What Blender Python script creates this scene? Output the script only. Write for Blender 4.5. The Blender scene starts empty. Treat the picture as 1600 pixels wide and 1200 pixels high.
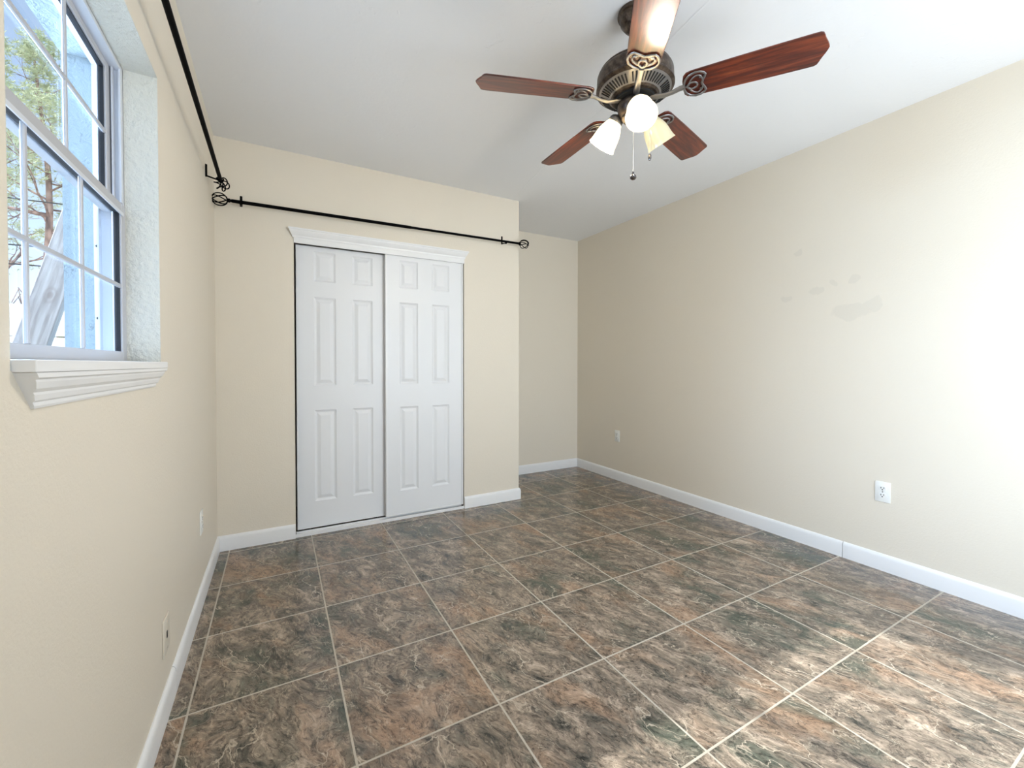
import bpy, bmesh, math, random
from mathutils import Vector, Matrix, noise
S = bpy.context.scene
COL = S.collection
PI = math.pi
R = math.radians

# ------------------------------------------------------------------ camera
CAM_H = 1.16
cam = bpy.data.cameras.new('camera'); co = bpy.data.objects.new('camera', cam); COL.objects.link(co)
cam.sensor_fit = 'HORIZONTAL'; cam.sensor_width = 36.0; cam.lens = 661.99/1600*36.0
cam.shift_y = -20.07/1600; cam.clip_start = 0.02; cam.clip_end = 400
yaw, pitch, roll = 0.5051, -0.0161, 0.0009
fwd = Vector((math.sin(yaw)*math.cos(pitch), math.cos(yaw)*math.cos(pitch), math.sin(pitch)))
rgt = Vector((math.cos(yaw), -math.sin(yaw), 0)); up = rgt.cross(fwd)
r2 = math.cos(roll)*rgt + math.sin(roll)*up; u2 = -math.sin(roll)*rgt + math.cos(roll)*up
co.matrix_world = Matrix(((r2.x, u2.x, -fwd.x, 0), (r2.y, u2.y, -fwd.y, 0), (r2.z, u2.z, -fwd.z, CAM_H), (0, 0, 0, 1)))
S.camera = co
# ------------------------------------------------------------------ view
S.view_settings.view_transform = 'Standard'; S.view_settings.look = 'None'
S.view_settings.gamma = 1; S.view_settings.use_curve_mapping = False
S.view_settings.exposure = 0.3
# ------------------------------------------------------------------ sky
w = bpy.data.worlds.new('sky'); S.world = w; w.use_nodes = True
wn = w.node_tree; bg = wn.nodes['Background']
sky = wn.nodes.new('ShaderNodeTexSky'); sky.sky_type = 'HOSEK_WILKIE'
sky.sun_direction = Vector((-0.35, -0.45, 0.82)).normalized(); sky.turbidity = 3.5; sky.ground_albedo = 0.5
hs = wn.nodes.new('ShaderNodeHueSaturation'); hs.inputs['Saturation'].default_value = 0.65
wn.links.new(sky.outputs[0], hs.inputs['Color']); wn.links.new(hs.outputs[0], bg.inputs[0])
bg.inputs[1].default_value = 5.0

def lamp(name, kind, loc, energy, color=(1, 1, 1), rot=None, **kw):
    l = bpy.data.lights.new(name, kind); l.energy = energy; l.color = color
    o = bpy.data.objects.new(name, l); COL.objects.link(o); o.location = loc
    if rot is not None: o.rotation_euler = rot
    for k, v in kw.items(): setattr(l, k, v)
    return o
def aim(o, d): o.rotation_euler = Vector(d).to_track_quat('-Z', 'Y').to_euler()
# bright open sky on the window side: an added area lamp stands in for it
# sky light falling on the left window from outside
s = lamp('window_sky_lamp', 'AREA', (-1.65, 2.05, 2.13), 275, (0.56, 0.74, 1.0), shape='RECTANGLE', size=1.4, size_y=1.3); aim(s, (0.80, -0.48, -0.42))
# the sun itself, high and behind the house: only lights the yard
s = lamp('sun', 'SUN', (-3, -3, 6), 4.0, (1, 0.96, 0.88), angle=R(1)); aim(s, (-0.25, 0.75, -0.9))
# unseen area lamp added as soft fill, set at the assumed rear window
s = lamp('rear_fill', 'AREA', (1.9, -0.93, 1.30), 60, (0.86, 0.93, 1.0), shape='RECTANGLE', size=1.9, size_y=1.5)
aim(s, (0.38, 1, 0.42))

# ------------------------------------------------------------------ room measures
XL, XR, YC, YB, YR, XC, H = -0.3335, 2.9802, 3.1576, 3.8526, -0.65, 1.8138, 2.552
TX, TY, TOX, TOY = 0.4627, 0.4584, -0.2698, 0.8117

# ------------------------------------------------------------------ material helpers
def lin(c):
    return tuple(((v/255)/12.92 if v/255 <= .04045 else ((v/255+.055)/1.055)**2.4) for v in c) + (1,)
def mat(name, rgb=(200, 200, 200), rough=.5, metal=0.0, **kw):
    m = bpy.data.materials.new(name); m.use_nodes = True
    b = m.node_tree.nodes['Principled BSDF']
    b.inputs['Base Color'].default_value = lin(rgb); b.inputs['Roughness'].default_value = rough
    b.inputs['Metallic'].default_value = metal
    for k, v in kw.items(): b.inputs[k.replace('_', ' ')].default_value = v
    return m
class G:
    """small node graph helper"""
    def __init__(s, m): s.m = m; s.t = m.node_tree; s.b = s.t.nodes['Principled BSDF'] if 'Principled BSDF' in s.t.nodes else None
    def n(s, typ, **kw):
        nd = s.t.nodes.new('ShaderNode'+typ)
        for k, v in kw.items():
            if k.startswith('i_'):
                key = k[2:].replace('_', ' ')
                nd.inputs[key].default_value = v
            else: setattr(nd, k, v)
        return nd
    def l(s, a, b): s.t.links.new(a, b)
    def math(s, op, a, b=None, c=None, clamp=False):
        nd = s.t.nodes.new('ShaderNodeMath'); nd.operation = op; nd.use_clamp = clamp
        for i, v in enumerate((a, b, c)):
            if v is None: continue
            if isinstance(v, (int, float)): nd.inputs[i].default_value = v
            else: s.l(v, nd.inputs[i])
        return nd.outputs[0]
    def vmath(s, op, a, b=None):
        nd = s.t.nodes.new('ShaderNodeVectorMath'); nd.operation = op
        for i, v in enumerate((a, b)):
            if v is None: continue
            if isinstance(v, (tuple, list)): nd.inputs[i].default_value = v
            else: s.l(v, nd.inputs[i])
        return nd.outputs[0]
    def mix(s, f, a, b, blend='MIX'):
        nd = s.t.nodes.new('ShaderNodeMix'); nd.data_type = 'RGBA'; nd.blend_type = blend
        for i, v in ((0, f), (6, a), (7, b)):
            if isinstance(v, (int, float)): nd.inputs[i].default_value = v
            elif isinstance(v, (tuple, list)): nd.inputs[i].default_value = v
            else: s.l(v, nd.inputs[i])
        return nd.outputs[2]
    def ramp(s, f, stops):
        nd = s.t.nodes.new('ShaderNodeValToRGB'); e = nd.color_ramp.elements
        while len(e) < len(stops): e.new(0.5)
        for q, (p, c) in zip(e, stops): q.position = p; q.color = c
        s.l(f, nd.inputs[0]); return nd.outputs[0]
    def noise(s, vec, scale, detail=3, rough=.5, dist=0.0):
        nd = s.n('TexNoise'); nd.inputs['Scale'].default_value = scale; nd.inputs['Detail'].default_value = detail
        nd.inputs['Roughness'].default_value = rough; nd.inputs['Distortion'].default_value = dist
        if vec is not None: s.l(vec, nd.inputs['Vector'])
        return nd.outputs['Fac'] if 'Fac' in nd.outputs else nd.outputs[0]
    def bump(s, h, strength=.3, dist=.01):
        nd = s.n('Bump'); nd.inputs['Strength'].default_value = strength; nd.inputs['Distance'].default_value = dist
        s.l(h, nd.inputs['Height']); s.l(nd.outputs[0], s.b.inputs['Normal']); return nd
def g1(v): return (v, v, v, 1)

# --- painted walls
def paint(name, rgb, rough=.55, tex=120, bs=.12, blotch=True):
    m = mat(name, rgb, rough); g = G(m); geo = g.n('NewGeometry').outputs['Position']
    a = g.noise(geo, tex, 3, .6); b = g.noise(geo, tex*.33, 3, .6, .8)
    h = g.math('ADD', a, g.math('MULTIPLY', b, .6))
    g.bump(h, bs, .008)
    if blotch:
        n = g.noise(geo, 1.7, 4, .55)
        g.l(g.mix(g.math('MULTIPLY', n, .10), lin(rgb), lin(tuple(int(c*.93) for c in rgb))), g.b.inputs['Base Color'])
    return m
M = {}
WALLC = (228, 219, 203)
M['wall'] = paint('cream_paint', WALLC, .5)
M['ceil'] = paint('ceiling_paint', (240, 241, 243), .6, 60, .10)
M['reveal'] = paint('textured_white_plaster', (214, 212, 202), .6, 60, 1.0)
M['trim'] = mat('white_semigloss', (236, 236, 236), .32)
M['door'] = mat('white_door', (233, 234, 236), .38)
M['dark'] = mat('dark_gap', (40, 36, 32), .9)

# right wall: cream paint with faint repair patches
def right_wall():
    m = paint('cream_paint_patched', WALLC, .5); g = G(m)
    geo = g.n('NewGeometry').outputs['Position']
    warp = g.vmath('ADD', geo, g.vmath('SCALE', g.vmath('SUBTRACT', (lambda nn: (g.l(geo, nn.inputs['Vector']), nn.outputs['Color'])[1])(g.n('TexNoise', i_Scale=14.0, i_Detail=3.0)), (.5, .5, .5)), None))
    for nd in g.t.nodes:
        if nd.type == 'VECT_MATH' and nd.operation == 'SCALE': nd.inputs['Scale'].default_value = .07
    tot = None
    for (y, z, a, b) in ((1.23, 1.475, .10, .05), (1.12, 1.50, .05, .05), (1.215, 1.66, .03, .03), (1.33, 1.66, .02, .02), (1.52, 1.89, .022, .022), (1.42, 1.62, .05, .03), (1.60, 1.60, .05, .025)):
        d = g.vmath('MULTIPLY', g.vmath('SUBTRACT', warp, (XR, y, z)), (0, 1/a, 1/b))
        ln = g.n('VectorMath', operation='LENGTH'); g.l(d, ln.inputs[0])
        v = g.math('SUBTRACT', 1.0, g.math('SMOOTH_MIN', ln.outputs['Value'], 10, .01))
        v = g.math('MULTIPLY', v, 6, clamp=True)
        tot = v if tot is None else g.math('MAXIMUM', tot, v)
    base = g.b.inputs['Base Color'].links[0].from_socket
    g.l(g.mix(g.math('MULTIPLY', tot, .30), base, lin((205, 198, 184))), g.b.inputs['Base Color'])
    return m
M['wallR'] = right_wall()

# ceiling: light knockdown marks, plus the taped drywall seam
def ceiling_extra():
    m = M['ceil']; g = G(m); geo = g.n('NewGeometry').outputs['Position']
    sep = g.n('SeparateXYZ'); g.l(geo, sep.inputs[0])
    wob = g.math('MULTIPLY', g.math('SUBTRACT', g.noise(geo, 6, 3), .5), .03)
    # seam runs through (1.562,1.867) and (1.726,3.058)
    dx = .1640/1.191
    ds = g.math('ABSOLUTE', g.math('ADD', g.math('SUBTRACT', g.math('SUBTRACT', sep.outputs[0], 1.562), g.math('MULTIPLY', g.math('SUBTRACT', sep.outputs[1], 1.867), dx)), wob))
    ridge = g.math('SUBTRACT', 1.0, g.math('MULTIPLY', ds, 160), clamp=True)
    st = g.noise(geo, 9, 4, .6, 1.5)
    dabs = g.math('MULTIPLY', g.math('SUBTRACT', st, .64), 8, clamp=True)
    fine = g.noise(geo, 55, 3, .6)
    h = g.math('ADD', g.math('ADD', g.math('MULTIPLY', ridge, .5), g.math('MULTIPLY', dabs, .5)), g.math('MULTIPLY', fine, .25))
    g.bump(h, .6, .006)
ceiling_extra()

# floor: glossy slate-look tile with pale grout
def floor_mat():
    m = mat('slate_look_tile', (120, 105, 90), .16); g = G(m)
    geo = g.n('NewGeometry').outputs['Position']; sep = g.n('SeparateXYZ'); g.l(geo, sep.inputs[0])
    u = g.math('DIVIDE', g.math('SUBTRACT', sep.outputs[0], TOX), TX); v = g.math('DIVIDE', g.math('SUBTRACT', sep.outputs[1], TOY), TY)
    cu, cv = g.math('FLOOR', u), g.math('FLOOR', v)
    def edge(x, c, size):
        f = g.math('SUBTRACT', x, c); return g.math('MULTIPLY', g.math('MINIMUM', f, g.math('SUBTRACT', 1.0, f)), size)
    d = g.math('MINIMUM', edge(u, cu, TX), edge(v, cv, TY))
    wv = g.math('MULTIPLY', g.math('SUBTRACT', g.noise(geo, 40, 2), .5), .0014)
    grout = g.math('MULTIPLY', g.math('SUBTRACT', .0036, g.math('ADD', d, wv)), 1400, clamp=True)
    cmb = g.n('CombineXYZ'); g.l(cu, cmb.inputs[0]); g.l(cv, cmb.inputs[1])
    wn_ = g.n('TexWhiteNoise'); wn_.noise_dimensions = '3D'; g.l(cmb.outputs[0], wn_.inputs['Vector'])
    off = g.vmath('MULTIPLY', wn_.outputs['Color'], (23, 31, 17))
    rot = g.n('VectorRotate'); rot.rotation_type = 'Z_AXIS'; g.l(geo, rot.inputs['Vector']); rot.inputs['Angle'].default_value = R(68)
    st = g.vmath('MULTIPLY', rot.outputs[0], (1.0, 1.75, 1.0))
    p = g.vmath('ADD', st, off)
    # domain warp
    nz = g.n('TexNoise', i_Scale=4.0, i_Detail=5.0); g.l(p, nz.inputs['Vector'])
    sc = g.n('VectorMath', operation='SCALE'); g.l(g.vmath('SUBTRACT', nz.outputs['Color'], (.5, .5, .5)), sc.inputs[0]); sc.inputs['Scale'].default_value = .26
    q = g.vmath('ADD', p, sc.outputs[0])
    big = g.noise(q, 2.2, 3, .5)
    med = g.noise(q, 8.5, 10, .72, .25)
    fine = g.noise(q, 44, 7, .72, .2)
    c = g.ramp(med, [(.34, lin((50, 50, 45))), (.42, lin((104, 97, 87))), (.50, lin((130, 116, 102))), (.58, lin((156, 140, 124))), (.68, lin((198, 178, 158)))])
    tan = g.math('MULTIPLY', g.math('SUBTRACT', g.noise(g.vmath('ADD', q, (7.3, 1.1, 4)), 2.6, 4, .6), .51), 7, clamp=True)
    c = g.mix(g.math('MULTIPLY', tan, .55), c, lin((172, 136, 108)))
    grn = g.math('MULTIPLY', g.math('SUBTRACT', g.noise(g.vmath('ADD', q, (1.3, 9.1, 2)), 2.1, 5, .6), .525), 9, clamp=True)
    c = g.mix(g.math('MULTIPLY', grn, .80), c, lin((74, 84, 74)))
    # fine dark grain and flecks
    fl = g.ramp(fine, [(.36, g1(.30)), (.46, g1(.90)), (.58, g1(1.08)), (.68, g1(1.6))])
    c = g.mix(1.0, c, fl, 'MULTIPLY')
    # short dark and pale dashes of the slate print
    p2 = g.vmath('ADD', g.vmath('MULTIPLY', q, (1.0, 1.9, 1.0)), (5, 2, 1))
    dd = g.math('MULTIPLY', g.math('SUBTRACT', g.noise(p2, 17, 7, .72, .3), .555), 11, clamp=True)
    c = g.mix(g.math('MULTIPLY', dd, .62), c, lin((48, 46, 42)))
    ld = g.math('MULTIPLY', g.math('SUBTRACT', g.noise(g.vmath('ADD', p2, (11, 7, 3)), 22, 7, .74, .3), .57), 12, clamp=True)
    c = g.mix(g.math('MULTIPLY', ld, .55), c, lin((202, 184, 162)))
    # dark cracks
    cr = g.math('ABSOLUTE', g.math('SUBTRACT', g.noise(q, 5.2, 6, .62), .5))
    crm = g.math('MULTIPLY', g.math('SUBTRACT', .012, cr), 90, clamp=True)
    c = g.mix(g.math('MULTIPLY', crm, .6), c, lin((44, 42, 38)))
    # pale veins
    vo = g.n('TexVoronoi', feature='DISTANCE_TO_EDGE', i_Scale=6.0); g.l(g.vmath('ADD', q, g.vmath('MULTIPLY', nz.outputs['Color'], (.25, .25, 0))), vo.inputs['Vector'])
    vm = g.math('MULTIPLY', g.math('SUBTRACT', .018, vo.outputs['Distance']), 70, clamp=True)
    msk = g.math('MULTIPLY', g.math('SUBTRACT', g.noise(q, 4.4, 3), .47), 9, clamp=True)
    c = g.mix(g.math('MULTIPLY', g.math('MULTIPLY', vm, msk), .75), c, lin((205, 190, 170)))
    v2 = g.math('ABSOLUTE', g.math('SUBTRACT', g.noise(g.vmath('ADD', q, (3, 3, 9)), 9, 5, .6), .5))
    vm2 = g.math('MULTIPLY', g.math('MULTIPLY', g.math('SUBTRACT', .012, v2), 90, clamp=True), g.math('MULTIPLY', g.math('SUBTRACT', g.noise(q, 11, 3), .52), 10, clamp=True))
    c = g.mix(g.math('MULTIPLY', vm2, .6), c, lin((196, 182, 162)))
    bc = g.n('BrightContrast'); g.l(c, bc.inputs[0]); bc.inputs['Bright'].default_value = 0; bc.inputs['Contrast'].default_value = 0.0
    gc = g.mix(g.noise(geo, 12, 3), lin((160, 148, 130)), lin((204, 196, 182)))
    c = g.mix(grout, bc.outputs[0], gc)
    g.l(c, g.b.inputs['Base Color'])
    g.l(g.math('ADD', g.math('MULTIPLY', grout, .55), g.math('ADD', .10, g.math('MULTIPLY', fine, .14))), g.b.inputs['Roughness'])
    h = g.math('ADD', g.math('MULTIPLY', grout, -1.2), g.math('MULTIPLY', med, .35))
    g.bump(h, .35, .002)
    return m
M['floor'] = floor_mat()

M['bronze'] = mat('antique_bronze', (74, 62, 54), .38, .75)
def bronze():
    g = G(M['bronze']); t = g.n('TexCoord').outputs['Object']
    n = g.noise(t, 45, 4, .6)
    g.l(g.ramp(n, [(.35, lin((50, 40, 35))), (.6, lin((92, 80, 70))), (.8, lin((130, 116, 100)))]), g.b.inputs['Base Color'])
bronze()
M['pewter'] = mat('brushed_pewter', (140, 138, 138), .38, .8)
M['slot'] = mat('vent_slot', (10, 9, 8), .8)
M['chrome'] = mat('dark_chrome', (120, 118, 120), .12, 1.0)
M['chain'] = mat('chain_metal', (200, 196, 190), .3, .6)
M['black'] = mat('black_rod', (3, 3, 4), .6, 0, Specular_IOR_Level=.05)
def wood():
    m = mat('cherry_blade', (110, 48, 26), .36); g = G(m); t = g.n('TexCoord').outputs['Object']
    p = g.vmath('MULTIPLY', t, (1.3, 16, 8))
    n = g.noise(p, 3.2, 6, .62, .5); f = g.noise(g.vmath('MULTIPLY', t, (3, 90, 40)), 3, 4, .6)
    c = g.ramp(n, [(.30, lin((46, 14, 8))), (.48, lin((88, 30, 15))), (.62, lin((124, 52, 24))), (.80, lin((156, 84, 42)))])
    c = g.mix(.35, c, g.ramp(f, [(.3, g1(.35)), (.6, g1(1.1))]), 'MULTIPLY')
    g.l(c, g.b.inputs['Base Color']); g.b.inputs['Coat Weight'].default_value = .5; g.b.inputs['Coat Roughness'].default_value = .32
    return m
M['wood'] = wood()
def shade(name, rgb, emit):
    m = bpy.data.materials.new(name); m.use_nodes = True; t = m.node_tree; t.nodes.clear()
    out = t.nodes.new('ShaderNodeOutputMaterial')
    d = t.nodes.new('ShaderNodeBsdfDiffuse'); d.inputs[0].default_value = lin(rgb)
    tr = t.nodes.new('ShaderNodeBsdfTranslucent'); tr.inputs[0].default_value = lin(rgb)
    a = t.nodes.new('ShaderNodeMixShader'); a.inputs[0].default_value = .6
    t.links.new(d.outputs[0], a.inputs[1]); t.links.new(tr.outputs[0], a.inputs[2])
    gl = t.nodes.new('ShaderNodeBsdfGlossy'); gl.inputs['Roughness'].default_value = .15
    b = t.nodes.new('ShaderNodeMixShader'); b.inputs[0].default_value = .06
    t.links.new(a.outputs[0], b.inputs[1]); t.links.new(gl.outputs[0], b.inputs[2]); last = b
    if emit:
        e = t.nodes.new('ShaderNodeEmission'); e.inputs[0].default_value = (1, .93, .80, 1); e.inputs[1].default_value = emit
        c = t.nodes.new('ShaderNodeAddShader'); t.links.new(b.outputs[0], c.inputs[0]); t.links.new(e.outputs[0], c.inputs[1]); last = c
    t.links.new(last.outputs[0], out.inputs[0]); return m
M['shade_lit'] = shade('lit_frosted_glass', (250, 244, 225), .6)
M['shade_off'] = shade('cream_frosted_glass', (252, 248, 228), 0)
def emis(name, rgb, st):
    m = mat(name, rgb, .5); b = m.node_tree.nodes['Principled BSDF']
    b.inputs['Emission Color'].default_value = lin(rgb); b.inputs['Emission Strength'].default_value = st; return m
M['bulb_on'] = emis('glowing_bulb', (255, 240, 214), 12)
M['bulb_off'] = mat('unlit_bulb', (238, 234, 222), .3)
def glass():
    m = bpy.data.materials.new('window_glass'); m.use_nodes = True; t = m.node_tree; t.nodes.clear()
    out = t.nodes.new('ShaderNodeOutputMaterial'); tr = t.nodes.new('ShaderNodeBsdfTransparent'); tr.inputs[0].default_value = (.95, .98, 1, 1)
    gl = t.nodes.new('ShaderNodeBsdfGlossy'); gl.inputs['Roughness'].default_value = .02
    lw = t.nodes.new('ShaderNodeLayerWeight'); lw.inputs[0].default_value = .5
    pw = t.nodes.new('ShaderNodeMath'); pw.operation = 'POWER'; t.links.new(lw.outputs['Facing'], pw.inputs[0]); pw.inputs[1].default_value = 5
    fr = t.nodes.new('ShaderNodeMath'); fr.operation = 'MULTIPLY_ADD'; t.links.new(pw.outputs[0], fr.inputs[0]); fr.inputs[1].default_value = .25; fr.inputs[2].default_value = .03
    mx = t.nodes.new('ShaderNodeMixShader'); t.links.new(fr.outputs[0], mx.inputs[0])
    t.links.new(tr.outputs[0], mx.inputs[1]); t.links.new(gl.outputs[0], mx.inputs[2]); t.links.new(mx.outputs[0], out.inputs[0])
    return m
M['glass'] = glass()
M['alu'] = mat('white_aluminium', (214, 217, 224), .4, .15)
M['sash'] = mat('shaded_white_aluminium', (184, 185, 190), .45, .1)  # white aluminium in a darker tone: shade of the inside faces painted in
M['gasket'] = mat('black_gasket', (20, 22, 30), .6)
M['plate'] = mat('white_plastic', (238, 238, 234), .3)
M['plate_w'] = mat('ivory_plastic', (224, 216, 200), .35)
M['hole'] = mat('dark_hole', (20, 20, 22), .7)

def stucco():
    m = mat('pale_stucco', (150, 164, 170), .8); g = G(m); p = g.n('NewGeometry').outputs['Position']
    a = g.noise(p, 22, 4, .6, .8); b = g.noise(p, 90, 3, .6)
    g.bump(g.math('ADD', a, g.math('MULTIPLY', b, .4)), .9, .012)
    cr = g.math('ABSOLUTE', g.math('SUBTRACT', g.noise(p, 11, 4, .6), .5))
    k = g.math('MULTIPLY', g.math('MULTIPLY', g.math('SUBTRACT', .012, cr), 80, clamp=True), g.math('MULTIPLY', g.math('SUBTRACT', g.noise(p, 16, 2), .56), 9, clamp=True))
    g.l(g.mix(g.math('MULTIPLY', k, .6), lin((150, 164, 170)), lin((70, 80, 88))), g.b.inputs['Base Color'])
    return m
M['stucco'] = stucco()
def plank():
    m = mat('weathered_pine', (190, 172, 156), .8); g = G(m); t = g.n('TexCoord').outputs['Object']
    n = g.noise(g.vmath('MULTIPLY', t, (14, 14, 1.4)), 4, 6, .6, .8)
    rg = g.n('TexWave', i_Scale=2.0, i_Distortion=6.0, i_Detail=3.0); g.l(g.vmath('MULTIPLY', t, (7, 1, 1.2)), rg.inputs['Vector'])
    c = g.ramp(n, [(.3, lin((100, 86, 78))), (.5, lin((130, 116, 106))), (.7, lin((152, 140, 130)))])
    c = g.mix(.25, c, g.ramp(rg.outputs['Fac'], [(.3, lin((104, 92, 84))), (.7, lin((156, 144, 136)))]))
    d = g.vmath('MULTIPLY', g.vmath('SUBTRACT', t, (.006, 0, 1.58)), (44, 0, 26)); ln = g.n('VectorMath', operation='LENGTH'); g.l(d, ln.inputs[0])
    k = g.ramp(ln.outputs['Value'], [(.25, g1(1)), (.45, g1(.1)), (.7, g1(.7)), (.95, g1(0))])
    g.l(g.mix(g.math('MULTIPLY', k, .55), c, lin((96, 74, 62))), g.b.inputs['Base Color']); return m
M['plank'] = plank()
def bark():
    m = mat('pine_bark', (150, 126, 116), .9); g = G(m); t = g.n('TexCoord').outputs['Object']
    v = g.n('TexVoronoi', i_Scale=9.0); g.l(g.vmath('MULTIPLY', t, (1, 1, .45)), v.inputs['Vector'])
    g.l(g.ramp(v.outputs['Distance'], [(.0, lin((182, 158, 146))), (.5, lin((150, 124, 114))), (.9, lin((88, 70, 66)))]), g.b.inputs['Base Color'])
    return m
M['bark'] = bark()
def leaf(name, a, b):
    m = mat(name, a, .6); g = G(m); t = g.n('TexCoord').outputs['Object']
    g.l(g.mix(g.noise(t, 2.4, 3), lin(a), lin(b)), g.b.inputs['Base Color']); return m
M['needle'] = leaf('pine_needles', (170, 184, 142), (222, 226, 192))
M['hedge'] = leaf('hedge_leaves', (98, 120, 74), (176, 188, 120))
M['sand'] = mat('bleached_ground', (214, 208, 196), .9)
M['vinyl'] = mat('white_vinyl', (240, 240, 240), .5)
M['wire'] = mat('black_cable', (30, 36, 40), .6)

# ------------------------------------------------------------------ object helpers
def mk(name, bm, m, parent=None, smooth=False, loc=None):
    me = bpy.data.meshes.new(name); bmesh.ops.recalc_face_normals(bm, faces=bm.faces)
    bm.to_mesh(me); bm.free()
    ms = m if isinstance(m, (list, tuple)) else [m]
    for x in ms: me.materials.append(x)
    if smooth:
        me.polygons.foreach_set('use_smooth', [True]*len(me.polygons))
        try: me.set_sharp_from_angle(angle=R(35))
        except Exception: pass
    o = bpy.data.objects.new(name, me); COL.objects.link(o)
    if parent is not None: o.parent = parent
    if loc is not None: o.location = loc
    return o
def empty(name, loc=(0, 0, 0), rz=0, parent=None):
    o = bpy.data.objects.new(name, None); COL.objects.link(o); o.location = loc; o.rotation_euler = (0, 0, rz)
    o.empty_display_size = .05
    if parent is not None: o.parent = parent
    return o
def tag(o, label=None, cat=None, group=None, kind=None):
    if label: o['label'] = label
    if cat: o['category'] = cat
    if group: o['group'] = group
    if kind: o['kind'] = kind
    return o
def box(bm, x0, x1, y0, y1, z0, z1, bev=0, seg=2, mi=0):
    r = bmesh.ops.create_cube(bm, size=1)
    for v in r['verts']:
        v.co = Vector(((x0+x1)/2+v.co.x*(x1-x0), (y0+y1)/2+v.co.y*(y1-y0), (z0+z1)/2+v.co.z*(z1-z0)))
    fs = {f for v in r['verts'] for f in v.link_faces}
    for f in fs: f.material_index = mi
    if bev:
        es = list({e for v in r['verts'] for e in v.link_edges})
        bmesh.ops.bevel(bm, geom=es, offset=bev, segments=seg, affect='EDGES', profile=.5)
    return bm
def B(*a, **k): return box(bmesh.new(), *a, **k)
def lathe(bm, prof, n=48, cap=False, mi=0, M4=None):
    rings = []
    for (r, z) in prof:
        if r < 1e-6: rings.append([bm.verts.new((0, 0, z))])
        else: rings.append([bm.verts.new((r*math.cos(2*PI*i/n), r*math.sin(2*PI*i/n), z)) for i in range(n)])
    for a, b in zip(rings, rings[1:]):
        for i in range(n):
            j = (i+1) % n
            if len(a) == 1 and len(b) == 1: continue
            if len(a) == 1: f = bm.faces.new((a[0], b[i], b[j]))
            elif len(b) == 1: f = bm.faces.new((a[i], b[0], a[j]))
            else: f = bm.faces.new((a[i], b[i], b[j], a[j]))
            f.material_index = mi
    if M4 is not None:
        for rg in rings:
            for v in rg: v.co = M4 @ v.co
    return bm
def tube(bm, pts, r, n=8, closed=False, mi=0, cap=True, flat=None):
    pts = [Vector(p) for p in pts]; k = len(pts); rr = r if isinstance(r, (list, tuple)) else [r]*k
    rings = []; prev = None
    for i, p in enumerate(pts):
        if closed: t = pts[(i+1) % k]-pts[i-1]
        else: t = pts[min(i+1, k-1)]-pts[max(i-1, 0)]
        t.normalize()
        if prev is None:
            a = Vector((0, 0, 1)) if abs(t.z) < .9 else Vector((1, 0, 0))
            u = (a - t*a.dot(t)).normalized()
        else: u = (prev - t*prev.dot(t)).normalized()
        prev = u; v = t.cross(u); fl = flat or 1
        rings.append([bm.verts.new(p + rr[i]*(u*fl*math.cos(2*PI*j/n) + v*math.sin(2*PI*j/n))) for j in range(n)])
    rg = rings + ([rings[0]] if closed else [])
    for a, b in zip(rg, rg[1:]):
        for j in range(n):
            q = (j+1) % n; f = bm.faces.new((a[j], a[q], b[q], b[j])); f.material_index = mi
    if cap and not closed:
        for e in (rings[0], rings[-1]):
            try: f = bm.faces.new(e); f.material_index = mi
            except Exception: pass
    return bm
def extrude_profile(bm, prof, p0, p1, axes, mi=0, inset0=None, inset1=None):
    """prof: [(a,b)], axes: (A,Bv) vectors; extruded from p0 to p1; inset_k(a,b) shifts that end along the run"""
    p0, p1 = Vector(p0), Vector(p1); A, Bv = Vector(axes[0]), Vector(axes[1]); d = (p1-p0).normalized()
    r0 = [bm.verts.new(p0 + A*a + Bv*b + d*(inset0(a, b) if inset0 else 0)) for a, b in prof]
    r1 = [bm.verts.new(p1 + A*a + Bv*b - d*(inset1(a, b) if inset1 else 0)) for a, b in prof]
    n = len(prof)
    for i in range(n):
        j = (i+1) % n; f = bm.faces.new((r0[i], r0[j], r1[j], r1[i])); f.material_index = mi
    for e in (r0, r1): bm.faces.new(e).material_index = mi
    return bm
def struct(name, bm, m, **k):
    o = mk(name, bm, m, **k); o['kind'] = 'structure'; return o

# ------------------------------------------------------------------ room shell
struct('floor', B(XL-.02, XR+.02, YR-.02, YB+.02, -.10, 0), M['floor'])
struct('ceiling', B(XL-.23, XR+.12, YR-.12, YB+.12, H, H+.10), M['ceil'])
# left wall with window opening
WY0, WY1, WZ0, WZ1, XO = .876, 1.762, 1.150, 2.080, -.562
bm = bmesh.new()
e_ = .003
for (a, b, c, d) in ((YR, WY0-e_, 0, H), (WY1+e_, YC, 0, H), (WY0-e_, WY1+e_, 0, WZ0), (WY0-e_, WY1+e_, WZ1+e_, H)):
    box(bm, XL-.03, XL, a, b, c, d)
struct('wall_left', bm, M['wall'])
# plaster reveals: a lining that fills the wall depth round the opening (inner part)
bm = bmesh.new(); xi = -.418
for (a, b, c, d) in ((WY0-.06, WY0, WZ0-.05, WZ1+.06), (WY1, WY1+.06, WZ0-.05, WZ1+.06), (WY0, WY1, WZ1, WZ1+.06)):
    box(bm, xi, XL-.0005, a, b, c, d)
struct('trim_7', bm, M['reveal'])
# outside stucco skin with its own reveal
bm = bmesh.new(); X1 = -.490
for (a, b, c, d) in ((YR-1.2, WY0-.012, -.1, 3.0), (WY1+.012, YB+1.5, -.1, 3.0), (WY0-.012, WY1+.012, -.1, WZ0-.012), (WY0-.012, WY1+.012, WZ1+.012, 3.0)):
    box(bm, XO, X1, a, b, c, d)
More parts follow.
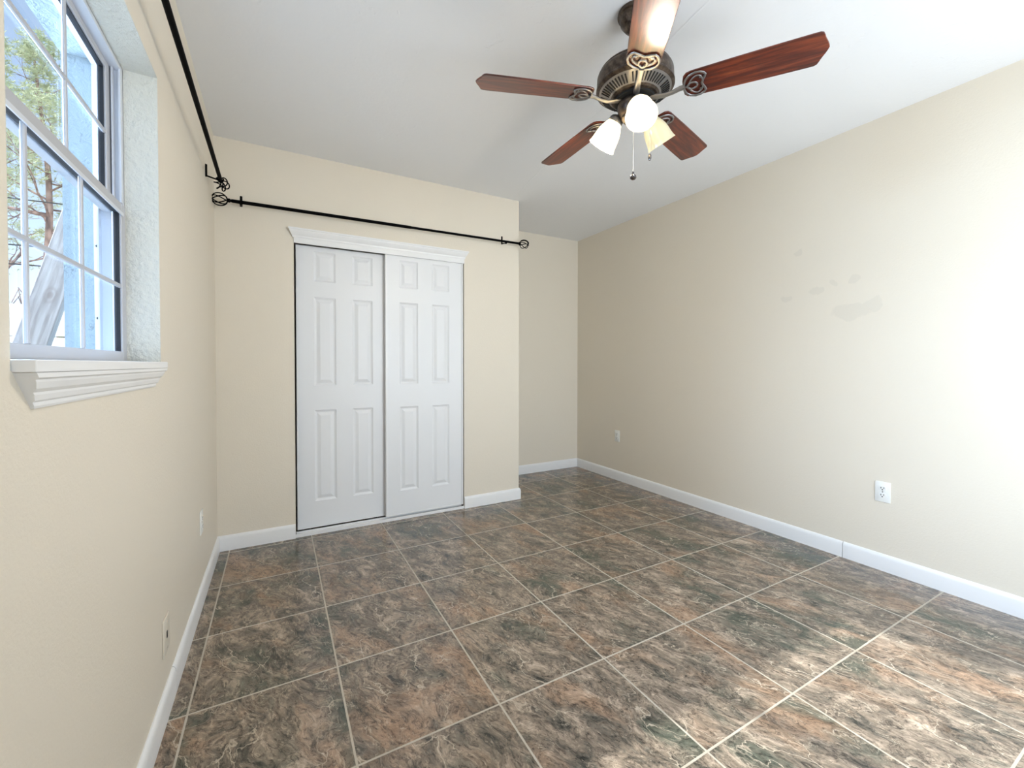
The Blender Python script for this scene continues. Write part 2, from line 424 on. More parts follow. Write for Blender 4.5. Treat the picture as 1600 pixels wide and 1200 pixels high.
# returns behind the frame
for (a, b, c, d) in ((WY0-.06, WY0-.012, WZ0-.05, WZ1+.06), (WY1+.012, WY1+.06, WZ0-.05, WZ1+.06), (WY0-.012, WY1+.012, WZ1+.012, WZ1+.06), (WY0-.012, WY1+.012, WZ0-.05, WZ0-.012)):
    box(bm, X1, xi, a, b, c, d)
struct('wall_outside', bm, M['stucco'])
struct('wall_right', B(XR, XR+.12, YR-.12, YB+.12, 0, H), M['wallR'])
struct('wall_back', B(XC-.11, XR, YB, YB+.12, 0, H), M['wall'])
# closet front wall with opening
DX0, DX1, DZ = .098, 1.306, 2.005
bm = bmesh.new()
box(bm, XL, DX0, YC, YC+.11, 0, H); box(bm, DX1, XC-.001, YC, YC+.11, 0, H); box(bm, DX0, DX1, YC, YC+.11, DZ, H)
struct('wall_closet', bm, M['wall'])
bm = bmesh.new(); box(bm, XC-.11, XC, YC+.001, YB, 0, H, bev=.004)
struct('wall_closet_side', bm, M['wall'])
# closet interior
bm = bmesh.new(); box(bm, XL-.03, XC-.11, YB, YB+.03, 0, H); box(bm, XL-.03, XL, YC, YB, 0, H)
struct('wall_closet_inside', bm, M['wall'])
# unseen rear wall; its window is assumed, put in for the fill lamp
RX0, RX1, RZ0, RZ1 = .95, 2.85, .55, 2.06
bm = bmesh.new()
box(bm, XL-.03, RX0, YR-.12, YR, 0, H); box(bm, RX1, XR, YR-.12, YR, 0, H); box(bm, RX0, RX1, YR-.12, YR, 0, RZ0); box(bm, RX0, RX1, YR-.12, YR, RZ1, H)
struct('wall_rear', bm, M['wall'])
w2 = tag(empty('assumed_rear_window', (0, 0, 0)), kind='structure')
bm = bmesh.new(); t_ = .045
box(bm, RX0, RX0+t_, YR-.09, YR-.03, RZ0, RZ1); box(bm, RX1-t_, RX1, YR-.09, YR-.03, RZ0, RZ1)
box(bm, RX0+t_, RX1-t_, YR-.09, YR-.03, RZ0, RZ0+t_); box(bm, RX0+t_, RX1-t_, YR-.09, YR-.03, RZ1-t_, RZ1)
box(bm, (RX0+RX1)/2-.02, (RX0+RX1)/2+.02, YR-.09, YR-.03, RZ0+t_, RZ1-t_)
mk('window_frame', bm, M['alu'], w2)
mk('pane', B(RX0+t_, RX1-t_, YR-.062, YR-.058, RZ0+t_, RZ1-t_), M['glass'], w2)

# ------------------------------------------------------------------ baseboards
BH, BT = .094, .013
BP = [(0, 0), (BT, 0), (BT, BH-.022), (BT-.002, BH-.012), (BT-.006, BH-.003), (BT-.010, BH), (0, BH)]
def bboard(name, p0, p1, out, **k):
    return extrude_profile(bmesh.new(), BP, p0, p1, (out, (0, 0, 1)), **k)
def join_run(bm, *runs):
    for p0, p1, out, i0, i1 in runs: extrude_profile(bm, BP, p0, p1, (out, (0, 0, 1)), inset0=i0, inset1=i1)
    return bm
mi_in = lambda a, b: a
mi_out = lambda a, b: -a
bm = bmesh.new(); join_run(bm, ((XL, YR, 0), (XL, 1.868, 0), (1, 0, 0), mi_in, None), ((XL, 1.872, 0), (XL, YC, 0), (1, 0, 0), None, mi_in))
struct('baseboard_left', bm, M['trim'], smooth=True)
bm = bmesh.new(); join_run(bm, ((XL, YC, 0), (DX0-.001, YC, 0), (0, -1, 0), mi_in, None))
struct('baseboard_closet_left', bm, M['trim'], smooth=True)
bm = bmesh.new(); join_run(bm, ((DX1+.001, YC, 0), (XC, YC, 0), (0, -1, 0), None, mi_out), ((XC, YC, 0), (XC, YB, 0), (1, 0, 0), mi_out, mi_in))
struct('baseboard_closet_right', bm, M['trim'], smooth=True)
bm = bmesh.new(); join_run(bm, ((XC, YB, 0), (XR, YB, 0), (0, -1, 0), mi_in, mi_in))
struct('baseboard_back', bm, M['trim'], smooth=True)
bm = bmesh.new(); join_run(bm, ((XR, YR, 0), (XR, 1.2525, 0), (-1, 0, 0), mi_in, None), ((XR, 1.256, 0), (XR, YB, 0), (-1, 0, 0), None, mi_in))
struct('baseboard_right', bm, M['trim'], smooth=True)
bm = bmesh.new(); join_run(bm, ((XL, YR, 0), (XR, YR, 0), (0, 1, 0), mi_in, mi_in))
struct('baseboard_rear', bm, M['trim'], smooth=True)

# ------------------------------------------------------------------ closet doors
def six_panel(bm, x0, x1, y, z0, z1, panels, th=.030):
    """slab face at y (looking to -y) with six moulded raised panels"""
    xs = sorted({x0, x1} | {p[0] for p in panels} | {p[1] for p in panels})
    zs = sorted({z0, z1} | {p[2] for p in panels} | {p[3] for p in panels})
    vs = {}
    def V(x, z, yy=y): 
        k = (round(x, 5), round(z, 5), round(yy, 5))
        if k not in vs: vs[k] = bm.verts.new((x, yy, z))
        return vs[k]
    pset = {(round(p[0], 5), round(p[1], 5), round(p[2], 5), round(p[3], 5)) for p in panels}
    for a, b in zip(xs, xs[1:]):
        for c, d in zip(zs, zs[1:]):
            if any(p[0] <= a+1e-6 and b <= p[1]+1e-6 and p[2] <= c+1e-6 and d <= p[3]+1e-6 for p in panels): continue
            bm.faces.new((V(a, c), V(b, c), V(b, d), V(a, d)))
    for (a, b, c, d) in panels:
        loops = [(0, 0), (.004, .004), (.013, .0085), (.017, .0085), (.036, .0015), (.040, .0005)]
        prev = None
        for ins, dep in loops:
            cur = [V(a+ins, c+ins, y+dep), V(b-ins, c+ins, y+dep), V(b-ins, d-ins, y+dep), V(a+ins, d-ins, y+dep)]
            if prev:
                for i in range(4):
                    j = (i+1) % 4; bm.faces.new((prev[i], prev[j], cur[j], cur[i]))
            prev = cur
        bm.faces.new(prev)
    # sides and back
    c0 = [V(x0, z0), V(x1, z0), V(x1, z1), V(x0, z1)]; c1 = [bm.verts.new((v.co.x, y+th, v.co.z)) for v in c0]
    for i in range(4):
        j = (i+1) % 4; bm.faces.new((c0[i], c0[j], c1[j], c1[i]))
    bm.faces.new(c1)
    return bm
ROWS = [(1.728, 1.931), (1.012, 1.620), (.212, .842)]
def closet_door(name, x0, x1, cols, y, z0=.032, z1=1.985):
    d = tag(empty(name, (0, 0, 0)), kind='structure')
    panels = [(a, b, c, e) for a, b in cols for c, e in ROWS]
    mk('panel', six_panel(bmesh.new(), x0+.011, x1-.011, y, z0+.010, z1, panels), M['door'], d)
    bm = bmesh.new()
    box(bm, x0, x0+.0105, y-.006, y+.034, z0, z1, bev=.001); box(bm, x1-.0105, x1, y-.006, y+.034, z0, z1, bev=.001)
    box(bm, x0+.0106, x1-.0106, y-.004, y+.034, z0, z0+.0095, bev=.001)
    mk('edge_frame', bm, M['trim'], d)
    return d
closet_door('door_1', .110, .720, ((.220, .360), (.470, .610)), YC+.052, z1=1.966)
closet_door('door_2', .692, 1.300, ((.795, .935), (1.045, 1.185)), YC+.010)
# bottom track
bm = bmesh.new(); box(bm, DX0, DX1, YC-.004, YC+.095, .0005, .009); box(bm, DX0, DX1, YC-.004, YC+.001, .009, .022); box(bm, DX0, DX1, YC+.0465, YC+.0495, .009, .022)
struct('trim_3', bm, M['trim'])
# top fascia / track
bm = bmesh.new(); box(bm, DX0-.001, DX1+.001, YC-.008, YC+.003, 1.962, 2.012); box(bm, DX0, DX1, YC+.003, YC+.1, 1.990, DZ)
struct('trim_2', bm, M['trim'])
# side jambs: metal channel
bm = bmesh.new(); box(bm, DX0+.0005, DX0+.004, YC+.002, YC+.10, .01, 1.96); box(bm, DX1-.004, DX1-.0005, YC+.012, YC+.10, .01, 1.96)
struct('trim_4', bm, M['dark'])
# crown header over the doors
CP = [(0, 0), (.010, 0), (.012, .006), (.013, .014), (.017, .020), (.024, .032), (.029, .042), (.030, .048), (.034, .050), (.034, .060), (0, .060)]
bm = extrude_profile(bmesh.new(), CP, (.066, YC, 1.996), (1.336, YC, 1.996), ((0, -1, 0), (0, 0, 1)), inset0=lambda a, b: .034-a, inset1=lambda a, b: .034-a)
struct('trim_1', bm, M['trim'])

# ------------------------------------------------------------------ left window
win = tag(empty('window_1', (0, 0, 0)), kind='structure')
fx0, fx1 = -.488, -.419
bm = bmesh.new(); FT = .020
box(bm, fx0, fx1, WY1-FT+.010, WY1+.010, WZ0+.006, WZ1+.010); box(bm, fx0, fx1, WY0-.010, WY0+FT-.010, WZ0+.006, WZ1+.010)
box(bm, fx0, fx1, WY0+FT-.010, WY1-FT+.010, WZ1-.012, WZ1+.010); box(bm, fx0, fx1, WY0+FT-.010, WY1-FT+.010, WZ0+.0, WZ0+.018)
# inner track lips on the jamb
box(bm, -.440, -.436, WY1-.026, WY1-FT+.009, WZ0+.02, WZ1-.012); box(bm, -.424, -.419, WY1-.022, WY1-FT+.009, 1.66, WZ1-.012)
box(bm, -.474, -.470, WY1-.034, WY1-FT+.009, WZ0+.02, WZ1-.012)
mk('window_frame', bm, M['alu'], win)
def sash(name, xa, xb, y0, y1, z0, z1, rail_b, rail_t, stile, vy, hz, mw=.012):
    s_ = empty(name, (0, 0, 0), parent=win)
    bm = bmesh.new()
    box(bm, xa, xb, y0, y0+stile, z0, z1, bev=.0015, seg=1); box(bm, xa, xb, y1-stile, y1, z0, z1, bev=.0015, seg=1)
    box(bm, xa, xb, y0+stile, y1-stile, z0, z0+rail_b, bev=.0015, seg=1); box(bm, xa, xb, y0+stile, y1-stile, z1-rail_t, z1, bev=.0015, seg=1)
    mk('sash_frame', bm, M['sash'], s_)
    xm = (xa+xb)/2
    bm = bmesh.new(); g_ = .004
    box(bm, xm-.006, xm+.006, y0+stile, y0+stile+g_, z0+rail_b, z1-rail_t); box(bm, xm-.006, xm+.006, y1-stile-g_, y1-stile, z0+rail_b, z1-rail_t)
    box(bm, xm-.006, xm+.006, y0+stile+g_, y1-stile-g_, z1-rail_t-g_, z1-rail_t)
    mk('gasket', bm, M['gasket'], s_)
    mk('pane', B(xm-.002, xm+.002, y0+stile, y1-stile, z0+rail_b, z1-rail_t), M['glass'], s_)
    for yy in vy: mk('muntin', B(xm+.0025, xm+.0095, yy-mw/2, yy+mw/2, z0+rail_b, z1-rail_t, bev=.002, seg=1), M['sash'], s_)
    for zz in hz: mk('muntin', B(xm+.0025, xm+.0105, y0+stile, y1-stile, zz-mw/2, zz+mw/2, bev=.002, seg=1), M['sash'], s_)
    return s_
sash('lower_sash', -.436, -.414, WY0+.006, WY1-.010, WZ0+.018, 1.650, .030, .028, .040, (1.157, 1.424), (1.397,))
sash('upper_sash', -.466, -.444, WY0+.010, WY1-.014, 1.626, WZ1-.012, .026, .020, .040, (1.165, 1.440), (1.855,), .011)
bm = B(-.4135, -.4105, WY0+.02, WY1-.04, 1.612, 1.622)
mk('sash_lip', bm, M['alu'], win)
# screws on the outer channel
bm = bmesh.new()
for zz in (1.30, 1.52): lathe(bm, [(0, 0), (.004, 0), (.004, .002), (0, .002)], 10, M4=Matrix.Translation((-.480, WY1-.0101, zz)) @ Matrix.Rotation(R(90), 4, 'X'))
mk('screw', bm, M['gasket'], win)
# interior sill and crown apron
mk('window_sill', B(-.412, -.308, WY0+.001, WY1-.040, 1.1475, 1.1665, bev=.0015, seg=2), M['trim'], win)
AP = [(0, 0), (.004, 0), (.006, .004), (.006, .010), (.010, .013), (.013, .022), (.013, .026), (.019, .032), (.023, .042), (.0235, .046), (.029, .049), (.029, .0565), (0, .0565)]
AP = [(a*.86, b) for a, b in AP]
bm = extrude_profile(bmesh.new(), AP, (XL, WY0+.003, 1.0905), (XL, WY1-.040, 1.0905), ((1, 0, 0), (0, 0, 1)), inset0=lambda a, b: .050*(1-b/.0565), inset1=lambda a, b: .055*(1-b/.0565))
mk('apron', bm, M['trim'], win)

# ------------------------------------------------------------------ outlets
def outlet(name, face, pos, label, cat, kind='duplex', matp=None, w_=.070, h_=.114):
    """face: outward direction of plate"""
    t = empty(name, pos, {'+x': 0, '-x': PI}[face])
    tag(t, label, cat)
    P = matp or M['plate']
    mk('cover_plate', B(0, .005, -w_/2, w_/2, -h_/2, h_/2, bev=.0022, seg=2), P, t, smooth=True)
    if kind == 'duplex':
        for dz in (.0195, -.0195):
            bm = bmesh.new(); n = 28; ring = []
            for i in range(n):
                a = 2*PI*i/n; y = .0172*math.cos(a); z = max(-.0125, min(.0125, .0172*math.sin(a))); ring.append((y, z+dz))
            A_ = [bm.verts.new((.004, y, z)) for y, z in ring]; B_ = [bm.verts.new((.0075, y, z)) for y, z in ring]
            for i in range(n): bm.faces.new((A_[i], A_[(i+1) % n], B_[(i+1) % n], B_[i]))
            bm.faces.new(B_)
            rc = mk('receptacle', bm, P, t)
            bm = bmesh.new(); box(bm, .0072, .0080, -.0080, -.0052, dz-.0015, dz+.0075); box(bm, .0072, .0080, .0052, .0080, dz-.0005, dz+.0075)
            lathe(bm, [(0, 0), (.0032, 0), (.0032, .0008), (0, .0008)], 12, M4=Matrix.Translation((.0072, 0, dz-.0070)) @ Matrix.Rotation(R(90), 4, 'Y'))
            sl = mk('socket_hole', bm, M['hole'], rc)
        mk('screw', lathe(bmesh.new(), [(0, 0), (.003, 0), (.003, .001), (0, .0015)], 12, M4=Matrix.Translation((.005, 0, 0)) @ Matrix.Rotation(R(90), 4, 'Y')), M['chrome'], t)
    else:
        mk('jack', B(.0048, .0062, -.0045, .0045, -.011, .011), M['hole'], t)
        for dz in (-.042, .042):
            mk('screw', lathe(bmesh.new(), [(0, 0), (.003, 0), (.003, .001), (0, .0015)], 12, M4=Matrix.Translation((.005, 0, dz)) @ Matrix.Rotation(R(90), 4, 'Y')), P, t)
    return t
outlet('electrical_outlet', '-x', (XR, 1.068, .444), 'white duplex outlet low on right wall, the nearer of that wall\'s two', 'outlet')
outlet('electrical_outlet', '-x', (XR, 3.203, .442), 'small white outlet low on right wall near the alcove corner', 'outlet')
outlet('electrical_outlet', '+x', (XL, 2.53, .390), 'white duplex outlet on left wall, above baseboard near the closet', 'outlet')
outlet('cable_jack_plate', '+x', (XL, 1.775, .262), 'ivory wall plate with one small slot, just above left baseboard seam', 'wall plate', 'jack', M['plate_w'], .085, .120)

# ------------------------------------------------------------------ curtain rods
def cage_finial(bm, c, d, r=.033, n=6):
    """twisted basket finial centred at c along axis d"""
    d = Vector(d).normalized(); a = Vector((0, 0, 1)); u = (a-d*a.dot(d)).normalized(); v = d.cross(u); c = Vector(c)
    for k in range(n):
        pts = []
        for i in range(13):
            t = i/12; th = PI*t; ph = 2*PI*k/n + 1.3*t
            rad = r*math.sin(th)**.8 + .003; pts.append(c + d*(-r*1.15*math.cos(th)) + rad*(u*math.cos(ph)+v*math.sin(ph)))
        tube(bm, pts, .0034, 6)
    def M4at(p): 
        q = d.to_track_quat('Z', 'Y').to_matrix().to_4x4(); return Matrix.Translation(p) @ q
    lathe(bm, [(0, -.003), (.006, -.002), (.006, .004), (0, .007)], 12, M4=M4at(c+d*r*1.15))
    lathe(bm, [(0, -.030), (.009, -.030), (.010, -.024), (.007, -.020), (.012, -.013), (.012, -.008), (.007, 0), (0, .002)], 16, M4=M4at(c-d*r*1.10))
    return bm
def rod_thing(label, p0, p1, wall_dir, brackets, split=.5, standoff=.075, r0=.0105, r1=.0088, finials=(True, True)):
    p0, p1 = Vector(p0), Vector(p1); d = (p1-p0).normalized(); c = (p0+p1)/2
    t = empty('curtain_rod', c); tag(t, label, 'curtain rod')
    a, b = p0-c, p1-c; m_ = a.lerp(b, split)
    mk('rod', tube(bmesh.new(), [a, m_], r0, 16), M['black'], t, smooth=True)
    mk('inner_rod', tube(bmesh.new(), [m_, b], r1, 16), M['black'], t, smooth=True)
    if finials[0]: mk('finial', cage_finial(bmesh.new(), a-d*.064, -d), M['black'], t, smooth=True)
    if finials[1]: mk('finial', cage_finial(bmesh.new(), b+d*.064, d), M['black'], t, smooth=True)
    W = Vector(wall_dir)
    for s_ in brackets:
        q = p0 + d*s_ - c; wq = q + W*(standoff-.002)
        bm = bmesh.new()
        up_ = Vector((0, 0, 1))
        # wall strap, arm, cup
        x = W; 
        tube(bm, [wq+up_*.062, wq-up_*.003], .0070, 4, flat=1.0)
        tube(bm, [wq+up_*.002, q-up_*.012-W*.0], .0042, 6)
        pts = [q - W*.016*math.cos(a_) - up_*.016*math.sin(a_) for a_ in [PI*(k/8) for k in range(9)]]
        tube(bm, pts, .0036, 6)
        mk('bracket', bm, M['black'], t, smooth=True)
    return t
rod_thing('long black curtain rod with cage finials mounted above the closet doors', (-.233, YC-.08, 2.147), (1.752, YC-.08, 2.167), (0, 1, 0), (.040, 1.88), split=.55, standoff=.08)
rod_thing('black curtain rod high on left wall above the window', (-.268, -.14, 2.180), (-.268, 2.825, 2.172), (-1, 0, 0), (.05, 2.945), split=.42, standoff=.0655, r0=.0112, r1=.0095)

# ------------------------------------------------------------------ ceiling fan
FX, FY = 1.2485, 1.2533
fan = empty('ceiling_fan', (FX, FY, H)); tag(fan, 'five-blade ceiling fan with bronze motor, cherry wood blades and three-shade light kit', 'ceiling fan')
Z = lambda z: z-H
P_ = lambda l: [(r, Z(z)) for r, z in l]
mk('canopy', lathe(bmesh.new(), P_([(0, H-.001), (.066, H-.001), (.068, H-.010), (.066, H-.016), (.060, H-.020), (.056, H-.040), (.040, H-.062), (.022, H-.070), (0, H-.070)]), 48), M['bronze'], fan, smooth=True)
mk('downrod', lathe(bmesh.new(), P_([(0, H-.060), (.0135, H-.060), (.0135, 2.375), (.022, 2.372), (.026, 2.360), (.026, 2.345), (0, 2.345)]), 24), M['bronze'], fan, smooth=True)
mot = mk('motor_housing', lathe(bmesh.new(), P_([(0, 2.350), (.030, 2.350), (.060, 2.345), (.110, 2.334), (.132, 2.326), (.1375, 2.320), (.1375, 2.314), (.143, 2.310), (.1465, 2.300), (.1475, 2.275), (.1465, 2.262), (.150, 2.258), (.150, 2.252), (.144, 2.247), (.138, 2.244), (.094, 2.222), (.086, 2.216), (.086, 2.212), (0, 2.212)]), 72), M['bronze'], fan, smooth=True)
bm = bmesh.new(); lathe(bm, P_([(.1385, 2.2425), (.1385, 2.2435), (.0935, 2.2205), (.0935, 2.2195), (.1385, 2.2425)]), 72)
mk('vent_ring', bm, M['pewter'], mot, smooth=True)
bm = bmesh.new()
nv = 60
for k in range(nv):
    a = 2*PI*k/nv
    if k % 12 == 0: continue
    rm = Matrix.Rotation(a, 4, 'Z')
    for (ra, rb) in ((.101, .131),):
        za, zb = Z(2.2222), Z(2.2376)
        q = [Vector((ra, -.0020, za)), Vector((rb, -.0029, zb)), Vector((rb, .0029, zb)), Vector((ra, .0020, za))]
        lo = [bm.verts.new(rm @ (v+Vector((0, 0, -.0012)))) for v in q]; hi = [bm.verts.new(rm @ (v+Vector((0, 0, .003)))) for v in q]
        bm.faces.new(lo); bm.faces.new(hi)
        for i in range(4): bm.faces.new((lo[i], lo[(i+1) % 4], hi[(i+1) % 4], hi[i]))
mk('vent_slots', bm, M['slot'], mot)
# rotor plate with screws
bm = bmesh.new(); lathe(bm, P_([(0, 2.212), (.078, 2.212), (.078, 2.203), (.050, 2.200), (0, 2.200)]), 48)
mk('hub_plate', bm, M['slot'], fan, smooth=True)
# switch housing and fitter
mk('switch_housing', lathe(bmesh.new(), P_([(0, 2.203), (.052, 2.203), (.060, 2.200), (.066, 2.190), (.0665, 2.176), (.060, 2.160), (.055, 2.150), (.050, 2.146), (.050, 2.138), (.040, 2.128), (.022, 2.122), (.010, 2.118), (.008, 2.110), (0, 2.108)]), 48), M['bronze'], fan, smooth=True)
# blades
PH = 160.705
def blade_bm():
    bm = bmesh.new()
    half = [(.178, .020), (.182, .042), (.192, .054), (.210, .0585), (.34, .0625), (.48, .0655), (.585, .0665), (.598, .066), (.606, .062), (.611, .052), (.614, .043), (.6185, .033), (.624, .022), (.629, .010), (.6315, 0)]
    outl = [(x, y) for x, y in half] + [(x, -y) for x, y in reversed(half[:-1])]
    th = .006
    lo = [bm.verts.new((x, y, -th/2)) for x, y in outl]; hi = [bm.verts.new((x, y, th/2)) for x, y in outl]
    bm.faces.new(lo[::-1]); bm.faces.new(hi)
    n = len(outl)
    for i in range(n): bm.faces.new((lo[i], lo[(i+1) % n], hi[(i+1) % n], hi[i]))
    return bm
def iron_bm():
    bm = bmesh.new(); z = -.0075
    # arm, S-curved, from hub plate out under the blade
    tube(bm, [(.060, 0, -.012), (.085, 0, -.016), (.115, 0, -.020), (.145, 0, -.016), (.168, 0, z-.001), (.185, 0, z)], [.013, .012, .010, .010, .011, .012], 12, flat=.55)
    # heart-shaped outer frame
    for sg in (1, -1):
        pts = [(.182, 0), (.183, .014), (.189, .032), (.203, .047), (.222, .054), (.240, .052), (.252, .044), (.257, .036), (.253, .022), (.247, .010), (.244, 0)]
        tube(bm, [(x, sg*y, z) for x, y in pts], .0042, 8, flat=.7)
        # inner lobe
        pts = [(.200 + .024*(1-math.cos(a)), sg*(.004+.034*math.sin(a)**1.0*(1-.25*math.cos(a)))) for a in [PI*k/12 for k in range(13)]]
        tube(bm, [(x, y, z-.001) for x, y in pts], .0030, 8, flat=.7)
    ring = [(.212+.017*math.cos(a), .0145*math.sin(a), z-.002) for a in [2*PI*k/20 for k in range(20)]]
    tube(bm, ring, .0034, 8, closed=True, flat=.7)
    for (x, y) in ((.190, 0), (.240, .028), (.240, -.028)):
        lathe(bm, [(0, -.003), (.0045, -.002), (.0045, .004), (0, .004)], 10, M4=Matrix.Translation((x, y, z)))
    return bm
bmsh = None
for k in range(5):
    a = R(PH+72*k)
    pit = R(-12)
    if bmsh is None:
        b0 = mk('blade', blade_bm(), M['wood'], fan); i0 = mk('blade_iron', iron_bm(), M['pewter'], b0, smooth=True)
        bmsh = (b0, i0); b_, i_ = b0, i0
        bm_ = b0.modifiers.new('bevel', 'BEVEL'); bm_.width = .0018; bm_.segments = 2; bm_.limit_method = 'ANGLE'
    else:
        b_ = bmsh[0].copy(); COL.objects.link(b_); b_.parent = fan
        i_ = bmsh[1].copy(); COL.objects.link(i_); i_.parent = b_
    b_.location = (0, 0, Z(2.215)); b_.matrix_local = Matrix.Translation((0, 0, Z(2.215))) @ Matrix.Rotation(a, 4, 'Z') @ Matrix.Rotation(pit, 4, 'X')
# light arms and shades
def shade_arm(az, lit):
    a = R(az); t = tag(empty('light_arm', (0, 0, 0), a, fan))
    arm = mk('lamp_arm', tube(bmesh.new(), [(.040, 0, Z(2.172)), (.058, 0, Z(2.172)), (.066, 0, Z(2.168)), (.072, 0, Z(2.160))], .009, 12), M['pewter'], fan, smooth=True)
    bpy.data.objects.remove(t)
    arm.rotation_euler = (0, 0, a)
    tilt = R(36)
    Mx = Matrix.Translation((.073, 0, Z(2.160))) @ Matrix.Rotation(-tilt, 4, 'Y')   # local -z is the shade axis
    mk('socket_cup', lathe(bmesh.new(), [(0, .012), (.014, .012), (.024, .006), (.029, -.002), (.030, -.014), (.027, -.016), (0, -.012)], 28, M4=Mx), M['pewter'], arm, smooth=True)
    pr = [(.026, -.010), (.031, -.020), (.040, -.038), (.0460, -.054), (.0495, -.073), (.0515, -.091), (.0545, -.107), (.0580, -.116)]
    inn = [(r-.0028, z) for r, z in reversed(pr)]
    sh = mk('lamp_shade', lathe(bmesh.new(), pr+inn, 40, M4=Mx), M['shade_lit' if lit else 'shade_off'], arm, smooth=True)
    sh['label'] = 'lit white frosted glass shade' if lit else 'unlit cream frosted glass shade'
    bb = mk('bulb', lathe(bmesh.new(), [(0, -.012), (.013, -.014), (.014, -.035), (.022, -.048), (.027, -.064), (.025, -.079), (.015, -.090), (0, -.093)], 24, M4=Mx), M['bulb_on' if lit else 'bulb_off'], arm, smooth=True)
    if lit:
        p = Matrix.Translation((FX, FY, H)) @ Matrix.Rotation(a, 4, 'Z') @ Mx @ Vector((0, 0, -.104))
        lamp('fan_bulb_light', 'POINT', p, 14.5, (1, .91, .78), shadow_soft_size=.028)
    return arm
shade_arm(235, True); shade_arm(115, True); shade_arm(355, False)
# pull chains
def chain(x, y, z0, z1, kind):
    bm = bmesh.new(); n = int((z0-z1)/.0034)
    tube(bm, [(x, y, Z(z0)), (x, y, Z(z1))], .0007, 5)
    for k in range(0, n):
        lathe(bm, [(0, -.0013), (.0013, 0), (0, .0013)], 5, M4=Matrix.Translation((x, y, Z(z0-.0034*k))))
    c_ = mk('pull_chain', bm, M['chain'], fan)
    if kind == 'ball': pr = [(0, .016), (.004, .015), (.004, .006), (.008, .004), (.0125, -.003), (.0125, -.009), (.008, -.014), (0, -.016)]
    else: pr = [(0, .013), (.004, .012), (.006, .006), (.006, -.006), (.004, -.012), (0, -.013)]
    mk('pull_knob', lathe(bmesh.new(), pr, 20, M4=Matrix.Translation((x, y, Z(z1-.012)))), M['chrome'], c_, smooth=True)
chain(-.034, -.029, 2.150, 1.905, 'ball')
chain(.058, -.026, 2.165, 2.000, 'cyl')

# ------------------------------------------------------------------ outside
struct('ground', B(-40, 30, -20, 60, -.22, -.12), M['sand'])
# leaning plank
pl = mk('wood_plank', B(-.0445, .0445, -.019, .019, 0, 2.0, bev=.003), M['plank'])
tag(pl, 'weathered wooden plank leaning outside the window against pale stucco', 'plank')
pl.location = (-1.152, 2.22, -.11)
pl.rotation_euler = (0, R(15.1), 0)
# white fence
def fence():
    t = empty('vinyl_fence', (-2.2, 5.6, -.12)); tag(t, 'white board fence across the yard outside the window', 'fence')
    for i in range(7):
        x = -3.9+i*1.3
        mk('post', B(x-.06, x+.06, -.06, .06, 0, 1.86, bev=.008), M['vinyl'], t)
    for i in range(6):
        x = -3.9+i*1.3; bm = bmesh.new()
        for k in range(6): box(bm, x+.06, x+1.24, -.02, .02, .04+k*.30, .04+k*.30+.288, bev=.006)
        mk('board_panel', bm, M['vinyl'], t)
fence()
# pine trees
def pine(base, h, seed, label, trunk_r=.12, crown=.45, limbs=(), spread=1.0, cl=2):
    rnd = random.Random(seed); t = empty('pine_tree', base); tag(t, label, 'tree')
    bm = bmesh.new(); pts = []; rad = []
    for i in range(13):
        f = i/12; pts.append((.14*math.sin(f*6+seed), .12*math.sin(f*4+1), h*f)); rad.append(trunk_r*(1-.8*f))
    tube(bm, pts, rad, 12)
    tips = []
    def limb(p, d, L, r, depth):
        q = [Vector(p)]; dd = Vector(d).normalized(); rr = [r]
        for i in range(6):
            dd = (dd + Vector((rnd.uniform(-.3, .3), rnd.uniform(-.3, .3), rnd.uniform(-.15, .25)))).normalized()
            q.append(q[-1]+dd*L/6); rr.append(r*(1-(i+1)/7))
            if depth > 0 and i >= 1 and rnd.random() < .85:
                side = Vector((rnd.uniform(-1, 1), rnd.uniform(-1, 1), rnd.uniform(-.3, .7))).normalized()
                limb(q[-1], dd*.5+side, L*.5, r*.5*(1-i/8), depth-1)
            if (depth < 2 and i >= 3) or i >= 5: tips.append(q[-1].copy())
        tube(bm, q, rr, 6 if depth > 1 else 4)
    def at_h(f):
        i = min(11, int(f*12)); return Vector(pts[i]).lerp(Vector(pts[i+1]), f*12-i)
    for (z, d, L, r) in limbs: limb(at_h(z/h), d, L, r, 2)
    nb = 20
    for k in range(nb):
        f = crown + (1-crown)*(k+.5)/nb; az = k*2.4+rnd.uniform(-.3, .3); L = ((1-f)*4.0+.7)*spread
        limb(at_h(f), (math.cos(az), math.sin(az), rnd.uniform(.1, .8)), L, trunk_r*.36*(1.2-f), 2)
    mk('trunk', bm, M['bark'], t, smooth=True)
    bm = bmesh.new()
    for q in tips:
        if rnd.random() < .12: continue
        for c_ in range(cl):
            cc = q + Vector((rnd.gauss(0, .07), rnd.gauss(0, .07), rnd.gauss(.02, .05)))
            for j in range(11):
                d = Vector((rnd.gauss(0, 1), rnd.gauss(0, 1), rnd.gauss(.4, .8))).normalized(); L = rnd.uniform(.07, .14)
                s_ = d.cross(Vector((rnd.random(), rnd.random(), rnd.random()))).normalized()*.009
                bm.faces.new([bm.verts.new(v) for v in (cc-s_, cc+s_, cc+d*L+s_*.3, cc+d*L-s_*.3)])
    mk('foliage', bm, M['needle'], t)
    return t
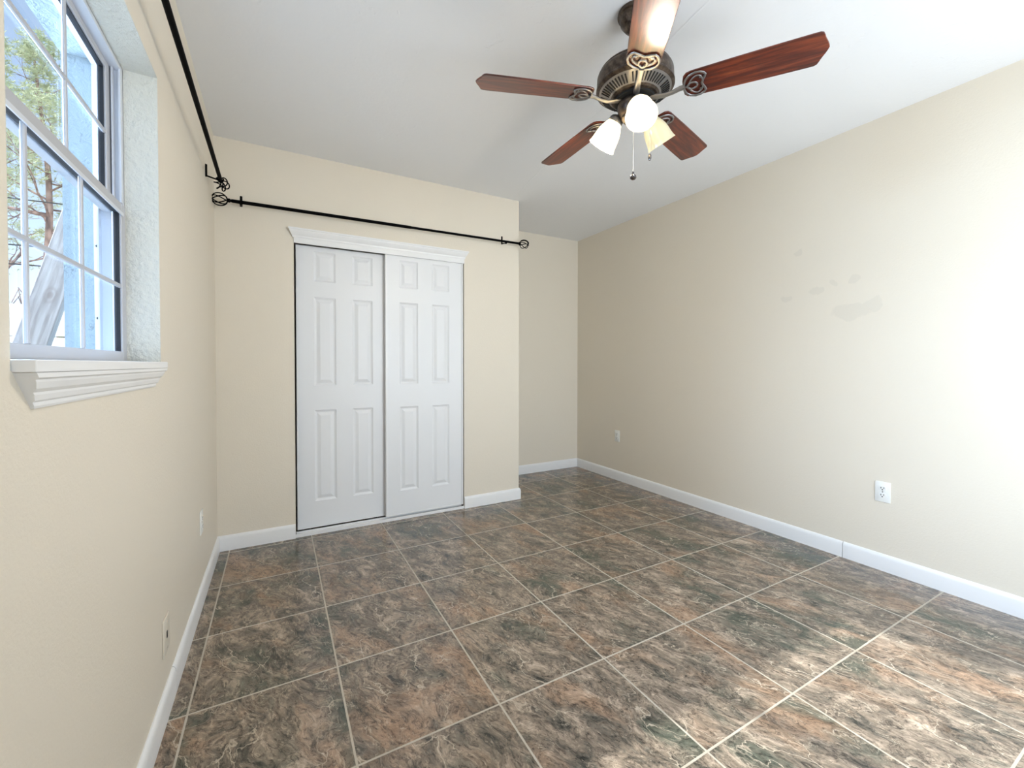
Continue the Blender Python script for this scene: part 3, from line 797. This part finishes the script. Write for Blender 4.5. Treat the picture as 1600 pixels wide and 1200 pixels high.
pine((-5.48, 16.1, -.15), 9.3, 4, 'pine tree with the thick pinkish trunk, right of the others behind the fence', .13, .50, ((5.3, (-1, -.1, .05), 1.6, .06), (4.7, (.9, .1, .5), 1.2, .05)))
pine((-8.9, 22.3, -.15), 11.0, 11, 'pine tree at far left of the window view, partly hidden by the jamb', .15, .42, ((4.4, (.7, -.2, .7), 1.8, .07),))
def shrub(base, r, h, seed, label):
    rnd = random.Random(seed); t = empty('shrub', base); tag(t, label, 'shrub')
    bm = bmesh.new(); stems = bmesh.new()
    for k in range(26):
        a = rnd.uniform(0, 2*PI); tl = rnd.uniform(.2, .7); d = Vector((math.cos(a)*tl, math.sin(a)*tl, 1)).normalized()
        p1 = d*h*.45+Vector((rnd.uniform(-.1, .1), 0, 0)); p2 = p1+Vector((d.x+rnd.uniform(-.4, .4), d.y, .9)).normalized()*h*.45
        tube(stems, [(0, 0, 0), tuple(p1), tuple(p2)], [.02, .012, .004], 5)
    for k in range(1100):
        v = Vector((rnd.gauss(0, 1), rnd.gauss(0, 1), rnd.gauss(0, 1))).normalized()*rnd.uniform(.4, 1)
        c = Vector((v.x*r, v.y*r, h*.58+v.z*h*.45)); s_ = Vector((rnd.gauss(0, 1), rnd.gauss(0, 1), rnd.gauss(0, 1))).normalized()*.035; u_ = s_.cross(Vector((rnd.random(), rnd.random(), 1))).normalized()*.028
        bm.faces.new([bm.verts.new(c+x) for x in (-s_, u_, s_, -u_)])
    mk('stems', stems, M['bark'], t); mk('foliage', bm, M['hedge'], t)
shrub((-2.25, 7.9, -.12), .60, 2.65, 5, 'twiggy green shrub behind the fence, right of the other shrub')
shrub((-4.35, 9.0, -.12), .70, 2.9, 6, 'yellow-green shrub behind the fence, at left edge of window view')
# overhead cables
for (z, lab) in ((3.95, 'highest thin black overhead cable seen through the window'), (3.18, 'middle thin black overhead cable seen through the window'), (2.86, 'lowest thin black overhead cable seen through the window')):
    bm = bmesh.new(); tube(bm, [(-14+i*1.3, 10.2, z-.02*(1-((i-5)/5)**2)*3) for i in range(11)], .010, 6)
    tag(mk('street_cable', bm, M['wire']), lab, 'cable', 'overhead cables')
